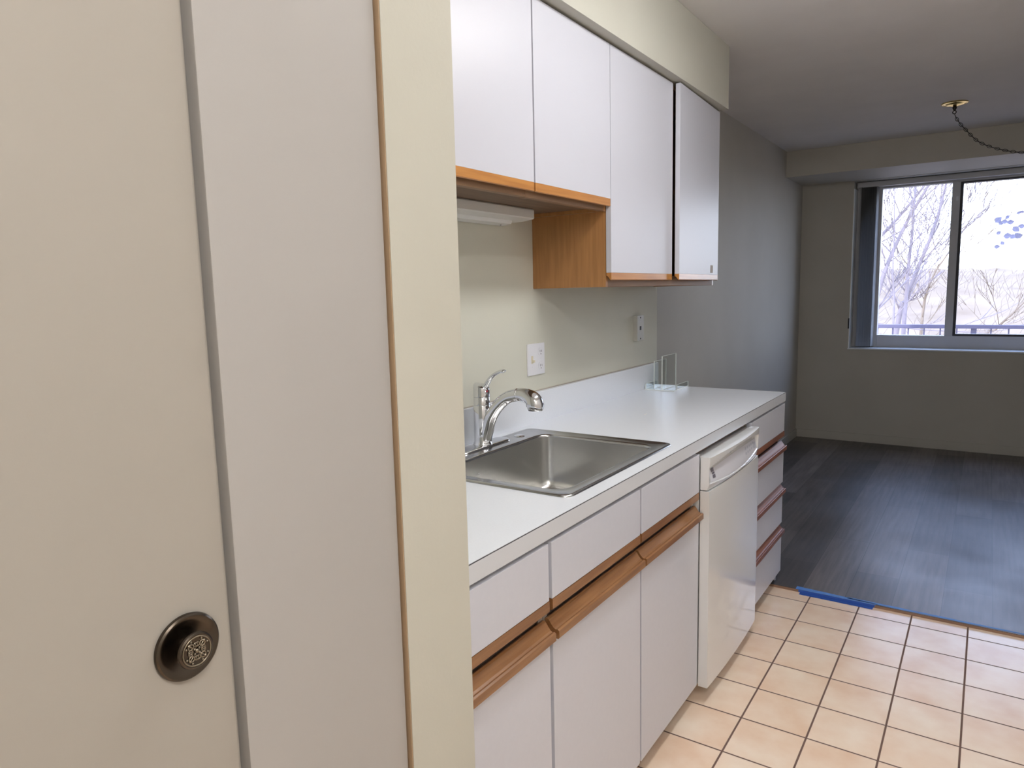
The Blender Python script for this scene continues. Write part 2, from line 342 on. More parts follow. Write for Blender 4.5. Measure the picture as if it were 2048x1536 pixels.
# vertical blinds stacked at the left of the window
vb = thing('vertical_blinds', 'grey vertical blinds stacked in the left end of the window recess', 'blinds', (.48, 3.50, WZ0+.012))
link('headrail', B((WX0+.008, 2.0, 3.52, 3.575, 2.215, 2.258), bevel=.003), M['winframe'], vb)
for i in range(9):
    xx = .428+i*.0145
    bm = bmesh.new(); n = 6; c = []
    for zz in (.85, 2.215):
        c.append([bm.verts.new((xx+.006*math.sin(math.pi*k/n)+.010*(k/n-.5), 3.508+.085*k/n, zz)) for k in range(n+1)])
    for k in range(n): bm.faces.new((c[0][k], c[0][k+1], c[1][k+1], c[1][k]))
    bmesh.ops.solidify(bm, geom=bm.faces[:], thickness=.0016)
    link('vane', bm, M['blind'], vb, smooth='all')
tag(link('jamb_clip', B((WX0-.006, WX0+.003, YW-.020, YW-.0025, 1.01, 1.10), bevel=.002), M['gasket']), 'small dark cord clip on the left edge of the window opening', 'clip')

# ------------------------------------------------------------------ closet (left foreground)
XP = .74
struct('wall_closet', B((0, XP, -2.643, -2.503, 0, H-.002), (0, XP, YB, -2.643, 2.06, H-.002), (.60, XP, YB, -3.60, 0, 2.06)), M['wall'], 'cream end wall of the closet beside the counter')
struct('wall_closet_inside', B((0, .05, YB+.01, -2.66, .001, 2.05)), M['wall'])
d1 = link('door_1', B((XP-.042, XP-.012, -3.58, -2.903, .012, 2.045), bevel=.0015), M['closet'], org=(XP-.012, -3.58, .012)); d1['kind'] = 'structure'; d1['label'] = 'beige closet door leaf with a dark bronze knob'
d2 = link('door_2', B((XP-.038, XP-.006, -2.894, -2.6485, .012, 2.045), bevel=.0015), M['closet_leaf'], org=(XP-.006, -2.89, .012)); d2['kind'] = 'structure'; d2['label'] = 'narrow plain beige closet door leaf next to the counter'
struct('trim_2', B((XP-.10, XP-.044, -2.93, -2.87, .0, 2.045), (XP-.044, XP-.024, -2.9025, -2.8945, .012, 2.045), (XP-.10, XP-.042, -2.70, -2.6455, 0, 2.045)), M['closet'])
struct('trim_3', B((XP-.10, XP-.0008, -2.6452, -2.6431, .0, 2.045)), mat('bare_jamb_edge', (.36, .25, .155), .5))
KY, KZ = -2.9515, 1.0495; kx = XP-.012
ros = link('knob_rosette', lathe([(.0, .0002), (.0338, .0002), (.0343, .002), (.0336, .0044), (.0318, .0058), (.0290, .0056), (.0250, .0040), (.0195, .0024), (.0140, .0022), (.010, .003)], (kx, KY, KZ), (1, 0, 0), 64), M['bronze'], d1, smooth=True)
kn = link('door_knob', lathe([(.0105, .0022), (.0092, .006), (.0105, .0095), (.0150, .0115), (.0180, .0138), (.0188, .0160), (.0182, .0180), (.0166, .0190), (.0146, .0184), (0, .0180)], (kx, KY, KZ), (1, 0, 0), 56), M['bronze'], d1, smooth=True)
bm = bmesh.new(); kc = Vector((kx+.0188, KY, KZ))
torus(kc, (1, 0, 0), .0148, .0007, bm)
for i in range(4):
    a = R(45+90*i); d = Vector((0, math.cos(a), math.sin(a))); p_ = Vector((0, -d.z, d.y))
    torus(kc+d*.0088, (1, 0, 0), .0028, .0007, bm, n=14, k=6)
    for s_ in (-1, 1):
        torus(kc+d*.0055+p_*s_*.0042, (1, 0, 0), .0021, .0006, bm, n=12, k=6)
        sphere(kc+d*.0118+p_*s_*.0040, .0011, bm, u=8, v=6)
    sphere(kc+d*.0035, .0013, bm, u=8, v=6); sphere(kc+p_*.0112, .0014, bm, u=8, v=6)
    tube([(*(kc+d*.0125), .0009), (*(kc+d*.0040), .0005)], 6, bm)
sphere(kc, .0022, bm, (.6, 1, 1), 10, 8)
pat = link('knob_relief', bm, M['bronze2'], kn, org=ORG[kn], smooth='all')

# ------------------------------------------------------------------ base cabinets
XF, XC = .633, .612
def pull_up(y0, y1, parent, m):   # strip under a drawer front
    link('drawer_pull', prismY([(.612, .735), (XF+.001, .735), (XF+.001, .712), (XF-.004, .709), (.616, .7075), (.612, .7075)], y0, y1, .0006), m, parent)
def pull_low(y0, y1, parent, m, zt=.692, name='door_pull', o=0):    # grooved strip on top of a door
    z = zt-.692
    link(name, prismY([(.6125, .687+z), (.618, .6885+z), (.623, .686+z), (.629, .677+z), (.635, .6695+z), (.640, .6670+z), (.6445, .6688+z), (.6490-o, .6665+z), (.6495-o, .650+z), (.6465-o, .647+z), (.6125, .647+z)], y0, y1, .0005), m, parent)
def front(name, y0, y1, z0, z1, parent, m='lam_base', x=XF):
    return link(name, B((x-.019, x, y0, y1, z0, z1), bevel=.0012), M[m], parent)
def base_body(y0, y1, parent):
    t = .017
    link('carcass', B((.02, XC, y0, y0+t, .065, .872), (.02, XC, y1-t, y1, .065, .872), (.02, XC-.002, y0+t, y1-t, .066, .082), (.02, .04, y0+t, y1-t, .082, .872),
                      (XC-.02, XC-.001, y0+t, y1-t, .848, .872)), M['frame_w'], parent)
    link('rail', B((XC-.02, XC-.004, y0+t, y1-t, .66, .735)), M['toe'], parent)  # carcass rail coloured dark to stand for the shadow inside the pull gap
    link('toe_kick', B((.545, .56, y0, y1, .0, .066)), M['toe'], parent)
c = thing('base_cabinet', 'white base cabinet nearest the closet wall, with one drawer over one door', 'cabinet', (.3, -2.29, 0), 'base cabinets under the counter')
base_body(-2.500, -2.090, c)
f = front('drawer', -2.498, -2.093, .736, .863, c); pull_up(-2.498, -2.093, f, M['woodYd'])
f = front('door', -2.498, -2.093, .065, .646, c); pull_low(-2.498, -2.093, f, M['woodYd'])
c = thing('base_cabinet', 'white sink base cabinet with two fronts and two doors, under the steel sink', 'cabinet', (.3, -1.61, 0), 'base cabinets under the counter')
base_body(-2.087, -1.147, c)
for (a, b) in ((-2.080, -1.617), (-1.607, -1.150)):
    f = front('false_drawer_front', a, b, .736, .863, c); pull_up(a, b, f, M['woodYd'])
    f = front('door', a, b, .065, .646, c); pull_low(a, b, f, M['woodYd'])
c = thing('base_cabinet', 'white cabinet with a stack of four drawers at the far end of the counter', 'cabinet', (.3, -.28, 0), 'base cabinets under the counter')
base_body(-.555, -.010, c)
link('end_panel', B((.02, XC, -.0095, .002, .012, .872)), M['lam_base'], c)
a, b = -.552, -.012
a, b = -.552, -.0015
f = front('drawer', a, b, .736, .863, c); pull_up(a, b, f, M['woodYr'])
for z0, zt in ((.494, .692), (.300, .489), (.065, .294)):
    f = front('drawer', a, b, z0, zt-.045, c); pull_low(a, b, f, M['woodYr'], zt, 'drawer_pull', .002)

# dishwasher ---------------------------------------------------------------
dw = thing('dishwasher', 'white built-in dishwasher with a curved control panel', 'dishwasher', (.34, -.85, 0))
Y0, Y1 = -1.1435, -.562
link('tub', B((.05, .630, Y0+.004, Y1-.004, .062, .849)), M['dw'], dw)
link('toe_panel', B((.530, .55, Y0, Y1, .0, .062)), M['toe'], dw)
def surf(fn, nu, nz, u0=0, u1=1, back=.635):
    """bowed front shell: fn(u,v)->(x,z) with u along Y"""
    bm = bmesh.new(); g = []
    for i in range(nu+1):
        u = u0+(u1-u0)*i/nu; y = Y0+(Y1-Y0)*u; row = []
        for j in range(nz+1):
            x, z = fn(u, j/nz); row.append(bm.verts.new((x, y, z)))
        xt, zt = fn(u, 1); xb, zb = fn(u, 0)
        g.append([bm.verts.new((back, y, zb))]+row+[bm.verts.new((back, y, zt))])
    for a, b in zip(g, g[1:]):
        for j in range(len(a)): k = (j+1) % len(a); bm.faces.new((a[j], b[j], b[k], a[k]))
    bm.faces.new(g[0][::-1]); bm.faces.new(g[-1]); return bm
bow = lambda u: .014*math.sin(math.pi*u)**.8 if 0 < u < 1 else 0
def sm(a, b, x): t = max(0, min(1, (x-a)/(b-a))); return t*t*(3-2*t)
zu = lambda u: .816+.022*math.sin(math.pi*min(1, max(0, u)))+.008*u       # upper arc of the recess
zl = lambda u: .766-.016*math.sin(math.pi*min(1, max(0, u)))+.006*u       # lower arc
def dwx(u, z):
    base = .664+bow(u)
    inside = sm(zu(u)+.003, zu(u)-.004, z)*sm(zl(u)-.001, zl(u)+.002, z)*sm(.0, .03, u)*sm(1, .97, u)
    x = base+.003*sm(.80, .85, z) - .011*inside*sm(zl(u)-.012, zu(u), z) - .003*inside
    x -= .010*sm(zl(u), .742, z)*(1 if z < zl(u) else 0)*.6
    cu = ((u-.42)/.075)**2+((z-(zu(u)-.002))/.013)**2
    if cu < 1 and z < zu(u)+.001: x -= .016*(1-cu)**.5
    return x
def pf(u, v):
    z = .7435+v*(.853-.7435)
    return dwx(u, z), z
link('control_panel', surf(pf, 90, 44), M['dw'], dw, smooth=30)
def lens(name, u0, u1, f0, f1, m, dx=.0012, n=40, k=8):
    bm = bmesh.new(); g = []
    for i in range(n+1):
        u = u0+(u1-u0)*i/n; row = []
        for j in range(k+1):
            z0, z1 = zl(u)+.003, zu(u)-.006; z = z0+(z1-z0)*(f0+(f1-f0)*j/k)
            row.append(bm.verts.new((dwx(u, z)+dx, Y0+(Y1-Y0)*u, z)))
        g.append(row)
    for a, b in zip(g, g[1:]):
        for j in range(k): bm.faces.new((a[j], b[j], b[j+1], a[j+1]))
    return link(name, bm, m, dw, smooth='all')
lens('control_strip', .035, .975, 0, .80, M['dwp'])
for r_ in range(2):
    for q in range(5):
        lens('button', .66+q*.05, .69+q*.05, .30+r_*.25, .43+r_*.25, M['dwk'], .0022, 3, 2)
lens('indicator_window', .885, .945, .18, .62, M['dwk'], .0021, 4, 2)
for (a, b, z0, z1) in ((.060, .095, .62, .86), (.066, .101, .46, .58), (.070, .106, .20, .42)): lens('printed_mark', a, b, z0, z1, M['logo'], .0022, 4, 2)
def df(u, v):
    z = .060+v*(.7395-.060); x = .666+bow(u)*.55
    if v > .985: x -= .002
    return x, z
link('door', surf(df, 30, 40), M['dw'], dw, smooth=30)

# ------------------------------------------------------------------ countertop with backsplash
ct = thing('countertop', 'long white laminate countertop with the sink set into it', 'countertop', (.32, -1.25, .914))
def plate_hole(x0, x1, y0, y1, hx0, hx1, hy0, hy1, z0, z1):
    bm = bmesh.new(); xs = [x0, hx0, hx1, x1]; ys = [y0, hy0, hy1, y1]; V = {}
    for k, z in enumerate((z0, z1)):
        for i, x in enumerate(xs):
            for j, y in enumerate(ys): V[i, j, k] = bm.verts.new((x, y, z))
    for i in range(3):
        for j in range(3):
            if (i, j) == (1, 1): continue
            for k in (0, 1): bm.faces.new((V[i, j, k], V[i+1, j, k], V[i+1, j+1, k], V[i, j+1, k]))
    def q(a, b): bm.faces.new((V[(*a, 0)], V[(*b, 0)], V[(*b, 1)], V[(*a, 1)]))
    for i in range(3): q((i, 0), (i+1, 0)); q((i, 3), (i+1, 3)); q((0, i), (0, i+1)); q((3, i), (3, i+1))
    q((1, 1), (2, 1)); q((1, 2), (2, 2)); q((1, 1), (1, 2)); q((2, 1), (2, 2)); return bm
link('worktop', plate_hole(.0, .634, -2.502, .001, .075, .572, -1.91, -1.29, .8745, .914), M['top'], ct)
link('edge_seam', B((.6335, .6348, -2.502, .0005, .9115, .9132)), M['seam'], ct)
link('front_edge', B((.634, .6355, -2.502, .0010, .8745, .9113)), M['edge'], ct)
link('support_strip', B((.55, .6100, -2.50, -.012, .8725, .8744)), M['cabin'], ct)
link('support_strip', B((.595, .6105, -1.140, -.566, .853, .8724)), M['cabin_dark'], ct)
link('backsplash', B((.0, .020, -2.502, .001, .914, 1.028), bevel=.0012), M['top'], ct)
link('backsplash_caulk', B((.0, .0035, -2.50, .0, 1.0282, 1.031)), M['frame_w'], ct)
link('worktop_scratch', B((.30, .3015, -.83, -.80, .9140, .9142)), M['ivory'], ct)

# sink ---------------------------------------------------------------------
sk = thing('kitchen_sink', 'square stainless steel drop-in sink with a single bowl', 'sink', (.32, -1.60, .914))
OX0, OX1, OY0, OY1 = .055, .592, -1.932, -1.268
BX0, BX1, BY0, BY1 = .150, .548, -1.885, -1.322
def L_(g, r, z, inner=False):
    if inner: return rrect(BX0-g, BX1+g, BY0-g, BY1+g, r, z)
    return rrect(OX0+g, OX1-g, OY0+g, OY1-g, r, z)
link('sink_rim', loft([L_(0, .028, .9142), L_(.0005, .028, .9165), L_(.003, .026, .9185), L_(.008, .022, .9190), L_(.013, .019, .9175), L_(.016, .016, .9165), L_(.008, .050, .9165, True), L_(.004, .048, .9160, True), L_(.001, .046, .913, True), L_(0, .045, .909, True)], cap_end=False), M['steelr'], sk, smooth=50)
link('sink_bowl', loft([L_(0, .045, .9091, True), L_(-.002, .044, .84, True), L_(-.005, .042, .765, True), L_(-.009, .040, .745, True), L_(-.018, .034, .735, True), L_(-.034, .022, .731, True)]), M['steel'], sk, smooth=60)
link('drain', lathe([(.0, -.001), (.020, .0), (.036, .002), (.044, .003), (.0455, .0015), (.0455, 0)], (.35, -1.60, .7312)), M['chrome'], sk, smooth=True)
link('bowl_rivet', sphere((BX0+.006, -1.70, .862), .004, sc_=(.4, 1, 1)), M['chrome'], sk, smooth='all')
cap = link('sink_hole_cover', lathe([(.0, .0045), (.010, .0044), (.0165, .0032), (.0185, .0012), (.0185, 0)], (.100, -1.396, .9166)), M['chrome'], sk, smooth=True)

# faucet -------------------------------------------------------------------
fc = thing('kitchen_faucet', 'chrome single-lever kitchen faucet with a curved pull-out spout', 'faucet', (.084, -1.585, .9166))
FX, FY = .084, -1.580
link('deck_plate', loft([rrect(FX-.030, FX+.031, -1.72, -1.455, .029, .9167, 8), rrect(FX-.0295, FX+.0305, -1.7195, -1.4555, .0285, .9205, 8), rrect(FX-.026, FX+.027, -1.716, -1.459, .026, .9235, 8), rrect(FX-.018, FX+.018, -1.705, -1.470, .018, .9245, 8)]), M['chrome'], fc, smooth=60)
link('body', lathe([(.0305, .9235), (.0305, .927), (.0285, .930), (.0268, .934), (.0262, .96), (.0262, 1.0), (.0262, 1.047), (.0255, 1.0485)], (FX, FY, 0), n=48), M['chrome'], fc, smooth=True)
link('collar', lathe([(.0250, 1.0485), (.0262, 1.0495), (.0262, 1.073), (.0252, 1.0745)], (FX, FY, 0), n=48), M['chrome'], fc, smooth=True)
bm = lathe([(.0252, 1.0748), (.0262, 1.076), (.0262, 1.10), (.0250, 1.108), (.021, 1.112), (0, 1.114)], (FX, FY, 0), n=48)
for v in bm.verts:
    if v.co.z > 1.09: v.co.z -= (v.co.x-FX)*.25*(v.co.z-1.09)/.02
cp = link('cartridge_cap', bm, M['chrome'], fc, smooth=True)
link('lever', tube([(FX+.004, FY, 1.098, .0150), (FX+.016, FY, 1.108, .0135), (FX+.026, FY, 1.121, .0118), (FX+.038, FY, 1.136, .0098), (FX+.054, FY, 1.148, .0090), (FX+.072, FY, 1.156, .0090), (FX+.086, FY, 1.1585, .0085), (FX+.092, FY, 1.1585, .0055)], 16, sub=6, flat=.62, flat_dir=(0, 1, 0)), M['chrome'], fc, smooth='all')
link('temperature_dot', sphere((FX+.0268, FY-.006, 1.094), .0042, sc_=(.5, 1, 1)), mat('red_blue_dot', (.35, .03, .05), .3), cp, smooth='all')
link('spray_button', lathe([(.0095, 0), (.0098, .004), (.0075, .0075), (0, .0085)], (FX+.0235, FY-.004, 1.028), (1, -.15, .1), 24), M['chrome'], fc, smooth=True)
SP = [(FX+.010, FY, .940, .0215), (FX+.017, FY, .968, .0215), (FX+.032, FY, 1.010, .0205), (FX+.060, FY, 1.048, .0195), (FX+.098, FY, 1.078, .0192), (FX+.140, FY, 1.090, .0195)]
link('spout', tube(SP, 28, sub=6), M['chrome'], fc, smooth='all')
sp_h = link('spray_head', tube([(FX+.140, FY, 1.090, .0202), (FX+.160, FY, 1.0895, .0210), (FX+.180, FY, 1.084, .0235), (FX+.193, FY, 1.073, .0265), (FX+.197, FY, 1.059, .0270), (FX+.196, FY, 1.050, .0240)], 28, sub=6), M['chrome'], fc, smooth=50)
link('spray_face', lathe([(.0, 0), (.019, 0), (.0205, .003)], (FX+.1955, FY, 1.0455), (0, 0, 1), 28), mat('spray_face_grey', (.08, .07, .09), .3), sp_h, smooth=True)

# ------------------------------------------------------------------ wall cabinets
XU = .314
def up_door(y0, y1, z0, z1, parent, wm, x=XU, name='door'):
    d = link(name, B((x-.019, x, y0, y1, z0, z1), bevel=.001), M['lam_door'], parent)
    link('door_pull', prismY([(x-.019, z0), (x, z0), (x, z0-.023), (x-.003, z0-.0255), (x-.012, z0-.012), (x-.019, z0-.010)], y0, y1, .0005), wm, d); return d
def up_body(y0, y1, zb, parent, stile=None):
    t = .016; xf = .293
    link('carcass', B((.0, xf, y0, y0+t, zb, 2.196), (.0, xf, y1-t, y1, zb, 2.196), (.0, .012, y0+t, y1-t, zb+.002, 2.196), (.012, xf, y0+t, y1-t, 2.18, 2.196)), M['woodZ'], parent)
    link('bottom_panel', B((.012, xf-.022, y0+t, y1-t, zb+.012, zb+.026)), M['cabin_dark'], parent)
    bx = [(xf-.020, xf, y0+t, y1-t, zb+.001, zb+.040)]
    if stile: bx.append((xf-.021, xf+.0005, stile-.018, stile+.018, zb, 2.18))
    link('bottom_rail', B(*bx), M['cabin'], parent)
u = thing('wall_cabinet', 'short two-door white wall cabinet above the sink, with oak edge pulls', 'cabinet', (.15, -1.61, 1.66), 'white wall cabinets')
up_body(-2.10, -1.1335, 1.658, u, -1.611)
up_door(-2.098, -1.614, 1.698, 2.190, u, M['woodY']); up_door(-1.607, -1.1365, 1.698, 2.190, u, M['woodY'])
u = thing('wall_cabinet', 'tall two-door white wall cabinet at the far end, its last door slightly ajar', 'cabinet', (.15, -.57, 1.406), 'white wall cabinets')
up_body(-1.1330, -.004, 1.406, u)
up_door(-1.1325, -.5800, 1.4536, 2.190, u, M['woodY'])
d4 = up_door(-.5695, -.0030, 1.4536, 2.190, u, M['woodY'])
chip = link('worn_chip', prismY([(XU+.0002, 1.496), (XU+.0008, 1.496), (XU+.0008, 1.462), (XU+.0002, 1.462)], -.125, -.088), M['frame_w'], d4)
# swing the last door: hinge at its far edge
piv = Vector((XU-.019, -.003, 0)); ang = R(2.6)
d4.matrix_local = Matrix.Translation(piv-ORG[u]) @ Matrix.Rotation(ang, 4, 'Z') @ Matrix.Translation(-(piv-ORG[u]))

# under-cabinet lamp
ul = thing('under_cabinet_light', 'slim white fluorescent light fixture under the short wall cabinet', 'light fixture', (.05, -1.75, 1.62))
link('housing', prismY([(.0005, 1.6695), (.100, 1.6695), (.1045, 1.665), (.1045, 1.639), (.100, 1.636), (.060, 1.631), (.0005, 1.630)], -2.20, -1.284, .0008), M['lampw'], ul)
link('diffuser', prismY([(.006, 1.6305), (.058, 1.6310), (.052, 1.620), (.020, 1.616), (.006, 1.617)], -2.19, -1.345, .001), M['lamplens'], ul)
link('screw', sphere((.030, -1.375, 1.6170), .0028, sc_=(1, 1, .5)), M['black'], ul)

# ------------------------------------------------------------------ plates on the wall
sp_ = thing('switch_outlet_plate', 'white double wall plate with a light switch and a power outlet', 'wall plate', (0, -1.130, 1.148))
link('plate', B((.0002, .0062, -1.188, -1.072, 1.090, 1.206), bevel=.002), M['white'], sp_)
tg = link('toggle_switch', B((.006, .0075, -1.166, -1.154, 1.134, 1.162), (.007, .017, -1.1635, -1.1565, 1.138, 1.147), bevel=.001), M['ivory'], sp_)
for z in (1.174, 1.121):
    o_ = link('socket', loft([[(x, y, z_) for y, z_, _ in rrect(-1.1165, -1.0845, z-.0145, z+.0145, .010, 0)] for x in (.006, .0078)]), M['white'], sp_)
    link('slot', B((.0076, .0080, -1.108, -1.106, z-.002, z+.007), (.0076, .0080, -1.096, -1.094, z-.002, z+.006), (.0076, .0080, -1.103, -1.099, z-.0105, z-.0065)), M['black'], o_)
for y, z in ((-1.160, 1.174), (-1.160, 1.121), (-1.1005, 1.1478)):
    link('screw', sphere((.0064, y, z), .0026, sc_=(.4, 1, 1), u=10, v=6), M['white'], sp_)
pj_ = thing('phone_jack_plate', 'narrow pale wall box with a dark square phone jack near the wall end', 'wall plate', (0, -.225, 1.213))
link('box', B((.0002, .022, -.262, -.188, 1.153, 1.272), bevel=.002), M['frame_p'], pj_)
link('jack', B((.0215, .0226, -.236, -.218, 1.204, 1.222)), M['black'], pj_)
for z in (1.262, 1.163): link('screw', sphere((.0222, -.227, z), .004, sc_=(.4, 1, 1), u=10, v=6), M['black'], pj_)
for z in (1.243, 1.190): link('screw', sphere((.0221, -.226, z), .0022, sc_=(.4, 1, 1), u=10, v=6), M['lampw'], pj_)

# acrylic holder -----------------------------------------------------------
ah = thing('acrylic_holder', 'clear acrylic holder standing at the back end of the counter', 'holder', (.10, -.08, .914))
def pane(name, x0, x1, y0, y1, z0, z1, ax):
    """clear sheet with its pale cut edge along the rim; ax = the thin axis"""
    p = link(name, B((x0, x1, y0, y1, z0, z1)), M['acrylic'], ah); e = .0012
    if ax == 'x': bx = [(x0-.0002, x1+.0002, y0, y1, z1-e, z1+.0003), (x0-.0002, x1+.0002, y0-.0003, y0+e, z0, z1), (x0-.0002, x1+.0002, y1-e, y1+.0003, z0, z1), (x0-.0002, x1+.0002, y0, y1, z0-.0003, z0+e)]
    else: bx = [(x1-e, x1+.0002, y0, y1, z0-.0002, z1+.0002), (x0-.0002, x0+e, y0, y1, z0-.0002, z1+.0002), (x0, x1, y0-.0002, y0+e, z0-.0002, z1+.0002), (x0, x1, y1-e, y1+.0002, z0-.0002, z1+.0002)]
    link('cut_edge', B(*bx), M['acrylic_edge'], p)
pane('back_panel', .062, .065, -.160, -.010, .9180, 1.050, 'x')
pane('front_panel', .112, .115, -.185, -.006, .9180, 1.078, 'x')
pane('base_tray', .030, .176, -.190, -.002, .9143, .9173, 'z')
pane('tray_lip', .173, .176, -.150, -.002, .9180, .942, 'x')
pane('tray_lip', .030, .033, -.188, -.040, .9180, .944, 'x')

# ------------------------------------------------------------------ floor tape
def ribbon(y0f, y1f, x0, x1, z, n=40, seed=1, th=.0004):
    rnd = random.Random(seed); bm = bmesh.new(); g = []
    for i in range(n+1):
        x = x0+(x1-x0)*i/n; j0, j1 = rnd.uniform(-.0015, .0015), rnd.uniform(-.0012, .0012)
        g.append([bm.verts.new((x, y0f(x)+j0, z)), bm.verts.new((x+rnd.uniform(-.001, .001), y1f(x)+j1, z)), bm.verts.new((x, y1f(x)+j1, z+th)), bm.verts.new((x, y0f(x)+j0, z+th))])
    for a, b in zip(g, g[1:]):
        for k in range(4): bm.faces.new((a[k], b[k], b[(k+1) % 4], a[(k+1) % 4]))
    bm.faces.new(g[0][::-1]); bm.faces.new(g[-1]); return bm
tp = thing('painters_tape', 'short wide strip of blue painters tape folded over the plank edge by the cabinets', 'tape', (.87, TY, .0122), 'blue tape along the plank floor edge')
link('top_strip', ribbon(lambda x: TY-.003, lambda x: TY+.030-.018*(x-.73)/.3, .715, 1.045, .0123), M['tape'], tp)
link('folded_strip', merge(B((.728, 1.04, TY-.0062, TY-.0045, .0008, .0123)), ribbon(lambda x: TY-.030+.004*(x-.73), lambda x: TY-.004, .735, 1.035, .0003, seed=3)), mat('painters_tape_doubled', (.035, .11, .45), .5), tp)
tag(link('painters_tape', ribbon(lambda x: TY+.006+.002*math.sin(x*9), lambda x: TY+.020-.003*math.sin(x*5), .93, 2.1, .0123, seed=5), M['tape'], org=(1.5, TY, .0123)), 'long narrow strip of blue painters tape on the plank floor further right', 'tape', 'blue tape along the plank floor edge')

# ------------------------------------------------------------------ swag chain light hook in the dining area
sg = thing('swag_chain', 'brass ceiling canopy with a drooping dark lamp chain', 'light fitting', (1.145, 1.87, H))
cx, cy = 1.145, 1.87
link('canopy', lathe([(0, -.020), (.012, -.020), (.020, -.017), (.034, -.016), (.048, -.012), (.056, -.0065), (.068, -.006), (.072, -.002), (.072, 0)], (cx, cy, H), n=48), M['brass'], sg, smooth=True)
link('hook_loop', merge(lathe([(.010, -.020), (.012, -.030), (.007, -.040), (.005, -.046)], (cx, cy, H), n=20), torus((cx, cy, H-.054), (0, 1, 0), .009, .0026)), M['chain'], sg, smooth='all')
path = catmull([(1.145, cy, 2.408), (1.163, cy, 2.366), (1.204, cy, 2.308), (1.285, cy, 2.218), (1.40, cy, 2.160), (1.52, cy, 2.130), (1.66, cy, 2.125), (1.85, cy, 2.17), (2.05, cy, 2.27), (2.22, cy, 2.41)], 30)
bm = bmesh.new(); acc = 0; k = 0; last = Vector(path[0])
for i in range(1, len(path)):
    p = Vector(path[i]); acc += (p-last).length
    if acc > .0195:
        d = (p-last).normalized(); s = Vector((0, 1, 0)); t = d.cross(s).normalized()
        if k % 2: s = t
        # oval link
        prm = [p+d*(math.cos(2*math.pi*q/12)*.0135)+s*(math.sin(2*math.pi*q/12)*.0075) for q in range(13)]
        tube([(*q, .0019) for q in prm], 5, bm); k += 1; acc = 0
    last = p
link('chain', bm, M['chain'], sg, smooth='all')
link('cord', tube([(p[0], p[1]+.002, p[2], .0022) for p in path[::6]], 6), M['chain'], sg, smooth='all')

# ------------------------------------------------------------------ kitchen ceiling lamp (lights the counter; above the frame)
cl = thing('ceiling_light', 'long fluorescent kitchen ceiling light above the counter aisle', 'ceiling light', (1.12, -1.40, H))
link('light_base', B((1.0, 1.24, -1.96, -0.84, H-.03, H-.0005), bevel=.004), M['lampw'], cl)
link('wrap_diffuser', prismY([(1.005, H-.031), (1.235, H-.031), (1.23, H-.055), (1.19, H-.082), (1.05, H-.082), (1.01, H-.055)], -1.95, -.85), M['glow'], cl)
hl = thing('ceiling_light', 'unseen round ceiling light added as fill at the near end of the kitchen behind the viewer', 'ceiling light', (1.85, -3.45, H))  # unseen lamp behind the viewer, boosted and placed as fill light
link('light_base', lathe([(.165, 0), (.165, -.018), (.150, -.022)], (1.85, -3.45, H), n=48), M['brass'], hl, smooth=True)
link('glass_dome', lathe([(.150, -.022), (.148, -.045), (.128, -.075), (.085, -.097), (.04, -.106), (0, -.108)], (1.85, -3.45, H), n=48), M['glow2'], hl, smooth='all')

# ------------------------------------------------------------------ outside: balcony, railing, hillside, trees
struct('floor_balcony', B((-1.5, 4.5, 3.76, 5.05, -.35, -.12)), M['conc'])
rl = thing('balcony_railing', 'pale purple-grey metal balcony railing outside the window', 'railing', (1.5, 4.9, -.12))
link('top_rail', B((-1.5, 4.5, 4.875, 4.925, .935, .972), bevel=.006), M['rail'], rl)
link('bottom_rail', B((-1.5, 4.5, 4.885, 4.915, -.04, -.01), bevel=.004), M['rail'], rl)
for i in range(-13, 29):
    x = .571+.14*i; wd = .006
    if i == 5: wd = .024
    link('baluster', B((x-wd, x+wd, 4.893, 4.907, -.12 if i == 5 else -.02, .936)), M['rail'], rl)
# ground
rnd = random.Random(4)
bm = bmesh.new(); nx, ny = 70, 60; g = []
def hz(x, y):
    t = max(0, (y-9)/55)
    return -5.2+ (7.35-.05*x)*sm(0, 1, t)**.9 + .22*math.sin(x*.53+y*.3)*t+.12*math.sin(x*1.3-y*.7)*t
for j in range(ny+1):
    y = 5.3+(j/ny)**1.5*80
    g.append([bm.verts.new((-55+i*110/nx, y, hz(-55+i*110/nx, y))) for i in range(nx+1)])
for a, b in zip(g, g[1:]):
    for i in range(nx): bm.faces.new((a[i], a[i+1], b[i+1], b[i]))
struct('ground', bm, M['hill'], 'sunlit brown leaf-covered hillside outside', smooth='all')
def grow(bm, p, d, r, L, depth, rnd, spread=.5, upw=.12):
    pts = [(*p, r)]; q = Vector(p); n = 5
    for i in range(n):
        d = (d+Vector((rnd.uniform(-1, 1), rnd.uniform(-1, 1), rnd.uniform(-.5, 1)+upw))*.09).normalized(); q = q+d*(L/n)
        pts.append((*q, r*(1-.5*(i+1)/n)))
        if depth > 0 and i >= 1 and rnd.random() < .85:
            for _ in range(1 if depth < 2 else rnd.choice((1, 2))):
                ax = Vector((rnd.uniform(-1, 1), rnd.uniform(-1, 1), rnd.uniform(-.2, .7)))
                grow(bm, q.copy(), (d+ax*spread*1.2).normalized(), max(.007, pts[-1][3]*.55), L*rnd.uniform(.45, .7), depth-1, rnd, spread, upw)
    tube(pts, 7 if r > .03 else 4, bm)
